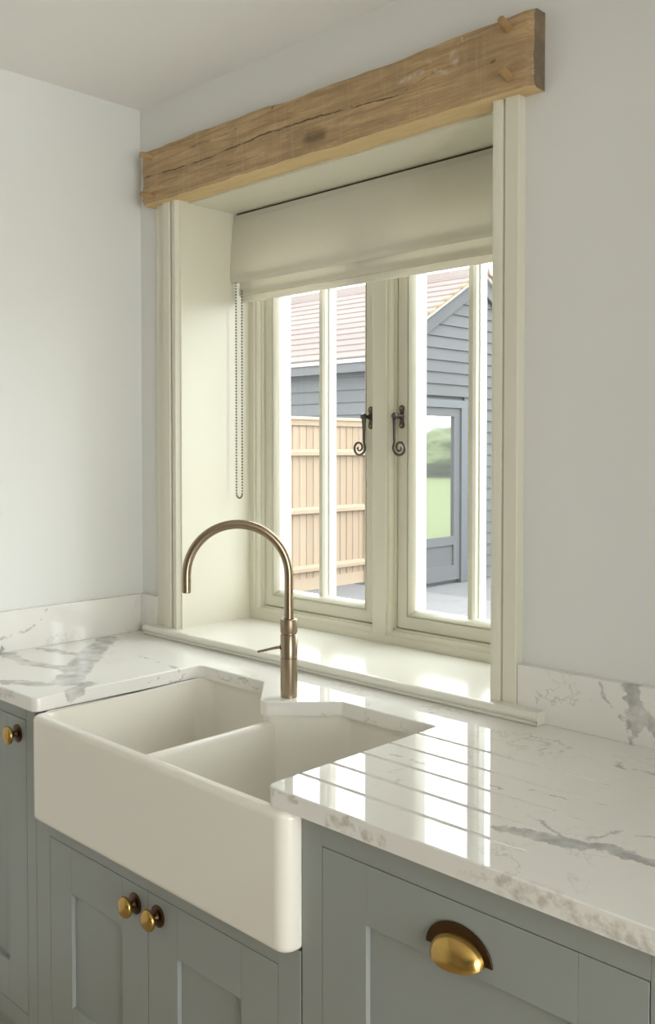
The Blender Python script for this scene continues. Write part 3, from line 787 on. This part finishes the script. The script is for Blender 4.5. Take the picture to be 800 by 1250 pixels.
c3 = cabinet('base_cabinet', 1.2955, 1.91, ZB, None, 'wide grey cabinet with a brass cup handle right of the sink', 0.838, 1.339, 1.8645)
d = shaker(c3, 1.339, 1.8645, 0.183, 0.838, 0.090, 0.090)
c4 = cabinet('base_cabinet', 1.9112, WX1 - 0.02, ZB, None, 'grey cabinet at the far right end of the worktop', 0.838, 1.955, WX1 - 0.06)
shaker(c4, 1.955, WX1 - 0.06, 0.183, 0.838, 0.090, 0.090)
c5 = empty('added_light_block', (3.08, -0.31, 0.0)); tag(c5, 'unseen tall grey cupboard added right of the worktop to block side light', 'cupboard', 'fitted sage grey kitchen cabinets')  # added out of view to keep door light off the window wall
box('carcass', 2.77, 3.39, YC + 0.024, -0.002, 0.141, 2.2, 'sage', c5)
box('plinth', 2.77, 3.39, YC + 0.05, YC + 0.068, 0.0, 0.141, 'sage', c5)
box('cornice', 2.75, 3.41, YC - 0.03, -0.002, 2.2, 2.26, 'sage', c5, bevel=0.008)
for xa in (2.775, 3.0805): shaker(c5, xa, xa + 0.3045, 0.150, 2.19, 0.085, 0.09)
# cup handle
def cup_handle(par, cx, cz):
    W, H = 0.043, 0.030
    # flange: half-oval back plate rim
    bm = bmesh.new()
    n = 22
    outer_ = [(cx + (W + 0.0115) * math.cos(a), cz + (H + 0.0125) * math.sin(a)) for a in [PI * k / n for k in range(n + 1)]]
    inn = [(cx + (W - 0.004) * math.cos(a), cz + (H - 0.004) * math.sin(a)) for a in [PI * k / n for k in range(n + 1)]]
    pl = outer_ + inn[::-1]
    bm_prism(bm, pl, YC - 0.003, YC, 'y')
    o = from_bm('cup_flange', bm, 'bronze', par, bevel=0.0008)
    # bulging cup: quarter ellipsoid shell open at the bottom
    verts = []; faces = []
    nu, nv = 22, 10
    D = 0.029
    for sh in (0, 1):
        sc = 1 - 0.07 * sh
        for i in range(nu + 1):
            a = PI * i / nu
            for j in range(nv + 1):
                b = PI / 2 * j / nv
                r = math.cos(b) ** 0.8 if j < nv else 0
                drop = 0.010 * math.sin(b)
                verts.append((cx + W * sc * math.cos(a) * math.cos(b), YC - D * sc * math.sin(b) ** 0.9 - 0.001, cz + H * sc * math.sin(a) * math.cos(b) - drop * (1 - 0.5 * math.sin(a))))
    m = nv + 1; off = (nu + 1) * m
    for i in range(nu):
        for j in range(nv):
            q = i * m + j
            faces.append((q, q + 1, q + m + 1, q + m)); faces.append((off + q, off + q + m, off + q + m + 1, off + q + 1))
    o = from_data('cup_handle', verts, faces, 'brass', par, smooth=True); o['label'] = 'brass half-cup pull'
cup_handle([ch for ch in c3.children if ch.name.startswith('door')][0], 1.597, 0.768)

# ------------------------------------------------------------------ outdoors
def gz(y): return -0.10 - 0.20 * min(1.0, max(0.0, (y - 6.2) / 1.2))
ys_ = [0.40, 6.2, 6.6, 7.0, 7.4, 12.5]; xs_ = [-26, -5, 30]
verts = [(x, y, gz(y)) for y in ys_ for x in xs_]; faces = []
for j in range(len(ys_) - 1):
    for i in range(2): a = j * 3 + i; faces.append((a, a + 1, a + 4, a + 3))
nv_ = len(verts); verts += [(x, y, z - 0.2) for x, y, z in verts]
faces += [tuple(reversed([q + nv_ for q in f])) for f in faces]
tag(from_data('ground', verts, faces, 'gravel'), 'pale paved yard outside the window', 'ground', kind=S)
tag(box('lawn', -30, 40, 12.5, 75, -0.5, -0.30, 'grass'), 'green lawn beyond the yard', 'lawn', kind=S)
# hedge and trees far away (seen mirrored in the barn door)
def leafy(name, cx, cy, z0, rx, ry, rz, seed, label, cat):
    bm = bmesh.new(); bmesh.ops.create_icosphere(bm, subdivisions=4, radius=1.0)
    for vv in bm.verts:
        d_ = 1 + 0.22 * noise.noise(vv.co * 2.2 + Vector((seed, 0, 0))) + 0.12 * noise.noise(vv.co * 6 + Vector((seed, 3, 0)))
        vv.co = Vector((cx + vv.co.x * rx * d_, cy + vv.co.y * ry * d_, max(z0, z0 + rz * 0.8 + vv.co.z * rz * d_)))
    tag(from_bm(name, bm, 'leaf', smooth=False), label, cat, 'bushes beyond the lawn')
for k, (tx, ty, tr, th_, lb) in enumerate(((2, 46, 4.5, 1.7, 'low rounded bush at the near end of the tree line'), (12, 47, 5.0, 2.0, 'dark green bush second in the tree line'),
        (22.5, 46, 5.0, 1.7, 'low wide bush in the middle of the tree line'), (33, 48, 5.0, 2.3, 'taller bush fourth in the tree line'), (44, 47, 5.0, 1.9, 'rounded bush at the far end of the tree line'))):
    leafy('bush', tx, ty, -0.3, tr * 0.82, 3.5, th_, k * 3.7, lb, 'bush')

# fence with feather-edge boards
FX = -4.96
fence = empty('fence', (FX, 4.6, -0.10)); tag(fence, 'new pine close-board fence running to the barn', 'fence')
bmesh_b = None
first = None; n = 0; y = 2.60
while y < 6.44:
    if first is None:
        prf = [(FX - 0.004, y), (FX + 0.014, y), (FX + 0.004, y + 0.118), (FX - 0.004, y + 0.118)]
        first = prism('board', prf, 0.02, 1.745, 'pine', fence); b0 = first.location.copy(); y00 = y
    else:
        o = first.copy(); COL.objects.link(o); o.location = b0 + Vector((random.uniform(-0.002, 0.002), y - y00, random.uniform(-0.004, 0.004)))
    y += 0.105
for z in (0.14, 0.77, 1.396):
    prism('rail', [(FX + 0.013, z - 0.038), (FX + 0.062, z - 0.030), (FX + 0.062, z + 0.006), (FX + 0.013, z + 0.038)], 2.6, 6.46, 'pine', fence, axis='y')
prism('capping', [(FX - 0.03, 1.752), (FX + 0.05, 1.752), (FX + 0.045, 1.772), (FX + 0.01, 1.786), (FX - 0.025, 1.772)], 2.58, 6.52, 'pine', fence, axis='y')
box('counter_rail', FX + 0.012, FX + 0.034, 2.6, 6.5, 1.69, 1.751, 'pine', fence)
box('gravel_board', FX - 0.012, FX + 0.016, 2.6, 6.46, -0.10, 0.03, 'pine', fence)
for y in (2.55, 4.5, 6.46):
    box('post', FX - 0.05, FX + 0.05, y, y + 0.10, -0.10, 1.75, 'pine', fence)

# barn: eaves along x, weatherboarded gable facing +x
BX, BY0, BY1, BYR = -5.0, 6.75, 10.75, 8.75
ZE, ZR = 2.60, 3.77
barn = empty('barn', (-9.5, BYR, -0.30)); tag(barn, 'dark weatherboarded barn with clay tiled gable roof', 'barn')
bm = bmesh.new()
bm_prism(bm, [(BY0 + 0.03, -0.35), (BY1 - 0.03, -0.35), (BY1 - 0.03, ZE), (BYR, ZR - 0.06), (BY0 + 0.03, ZE)], -15.0, BX - 0.03, 'x')
from_bm('wall', bm, 'weather', barn)
# front (eaves) boards
PB = 0.15
def wboard_y(z, y, x0, x1):      # board on the -y face
    return prism('weatherboard', [(y + 0.012, z), (y - 0.022, z), (y - 0.004, z + PB + 0.02), (y + 0.012, z + PB + 0.02)], x0, x1, 'weather', barn, axis='x')
ref = None; z = -0.25
while z < ZE - 0.16:
    if ref is None: ref = wboard_y(z, BY0 + 0.02, -15.0, BX - 0.01); zr0 = z; rl = ref.location.copy()
    else:
        o = ref.copy(); COL.objects.link(o); o.location = rl + Vector((0, 0, z - zr0))
    z += PB
# gable boards, each cut to the roof slope and round the door
DY0, DY1, DZ = 7.20, 8.47, 2.06
slope = (ZR - ZE) / (BYR - BY0)
z = -0.29
while z < ZR - 0.15:
    zt = z + PB
    half = min(BYR - BY0, (ZR - zt) / slope + 0.02)
    ya, yb = BYR - half, BYR + half
    segs = [(ya, DY0), (DY1, yb)] if z < DZ - 0.02 else [(ya, yb)]
    for a, b in segs:
        bm = bmesh.new()
        bm_prism(bm, [(BX - 0.012, z), (BX + 0.026, z), (BX + 0.002, zt + 0.01), (BX - 0.012, zt + 0.01)], a, b, 'y')
        from_bm('weatherboard', bm, 'weather', barn)
    z += PB
# roof slopes with tile courses
ov = 0.16
def slope_pt(s, side, lift):
    """s: distance along y from the ridge; side -1 = towards us"""
    return BYR + side * s, ZR - slope * s + lift
L = BYR - BY0 + ov
nc = 13
for side in (-1, 1):
    pts = [slope_pt(0, side, 0.0), slope_pt(L, side, 0.0), slope_pt(L, side, -0.05), slope_pt(0, side, -0.05)]
    prism('roof_deck', pts, -15.2, BX + 0.10, 'mortar', barn, axis='x')
    for k in range(nc):
        s0, s1 = L * k / nc, L * (k + 1) / nc + 0.012
        p = [slope_pt(s0, side, 0.012), slope_pt(s1, side, 0.028), slope_pt(s1, side, 0.012), slope_pt(s0, side, -0.002)]
        prism('tile_course', p, -15.2, BX + 0.125, 'tile', barn, axis='x')
    # bargeboard and mortar verge on the gable
    p = [slope_pt(0, side, -0.02), slope_pt(L, side, -0.02), slope_pt(L, side, -0.24), slope_pt(0, side, -0.24)]
    prism('bargeboard', p, BX + 0.045, BX + 0.075, 'weather', barn, axis='x')
    p = [slope_pt(0, side, 0.012), slope_pt(L, side, 0.012), slope_pt(L, side, -0.045), slope_pt(0, side, -0.045)]
    prism('verge', p, BX + 0.076, BX + 0.115, 'mortar', barn, axis='x')
    for k in range(nc):
        s1 = L * (k + 1) / nc
        p = [slope_pt(s1 - 0.10, side, 0.016), slope_pt(s1, side, 0.040), slope_pt(s1, side, 0.016), slope_pt(s1 - 0.10, side, 0.004)]
        prism('verge_tile', p, BX + 0.06, BX + 0.15, 'tile_end', barn, axis='x')
prism('ridge_tile', [(BYR - 0.13, ZR - 0.05), (BYR - 0.06, ZR + 0.055), (BYR, ZR + 0.075), (BYR + 0.06, ZR + 0.055), (BYR + 0.13, ZR - 0.05)], -15.2, BX + 0.14, 'tile', barn, axis='x')
box('fascia', -15.2, BX + 0.08, BY0 - ov + 0.02, BY0 - ov + 0.05, ZE - slope * ov - 0.16, ZE - slope * ov - 0.045, 'weather', barn)
# glazed door in the gable
dr_ = empty('door', (BX, (DY0 + DY1) / 2, -0.28), barn)
def yz_box(nm, y0, y1, z0, z1, x0, x1, mat): return box(nm, x0, x1, y0, y1, z0, z1, mat, dr_)
yz_box('jamb', DY1 - 0.13, DY1, -0.29, DZ, BX - 0.03, BX + 0.06, 'darkpaint'); yz_box('jamb', DY0, DY0 + 0.13, -0.29, DZ, BX - 0.03, BX + 0.06, 'darkpaint')
yz_box('head', DY0 + 0.13, DY1 - 0.13, DZ - 0.10, DZ, BX - 0.03, BX + 0.06, 'darkpaint')
yz_box('stile', DY1 - 0.26, DY1 - 0.135, -0.25, DZ - 0.105, BX - 0.02, BX + 0.035, 'weather'); yz_box('stile', DY0 + 0.135, DY0 + 0.26, -0.25, DZ - 0.105, BX - 0.02, BX + 0.035, 'weather')
yz_box('rail', DY0 + 0.26, DY1 - 0.26, DZ - 0.21, DZ - 0.105, BX - 0.02, BX + 0.035, 'weather')
yz_box('rail', DY0 + 0.26, DY1 - 0.26, 0.20, 0.31, BX - 0.02, BX + 0.035, 'weather')
yz_box('rail', DY0 + 0.26, DY1 - 0.26, -0.25, -0.06, BX - 0.02, BX + 0.035, 'weather')
yz_box('panel', DY0 + 0.26, DY1 - 0.26, -0.06, 0.20, BX - 0.01, BX + 0.012, 'weather')
yz_box('pane', DY0 + 0.26, DY1 - 0.26, 0.31, DZ - 0.21, BX, BX + 0.008, 'mirrorglass')
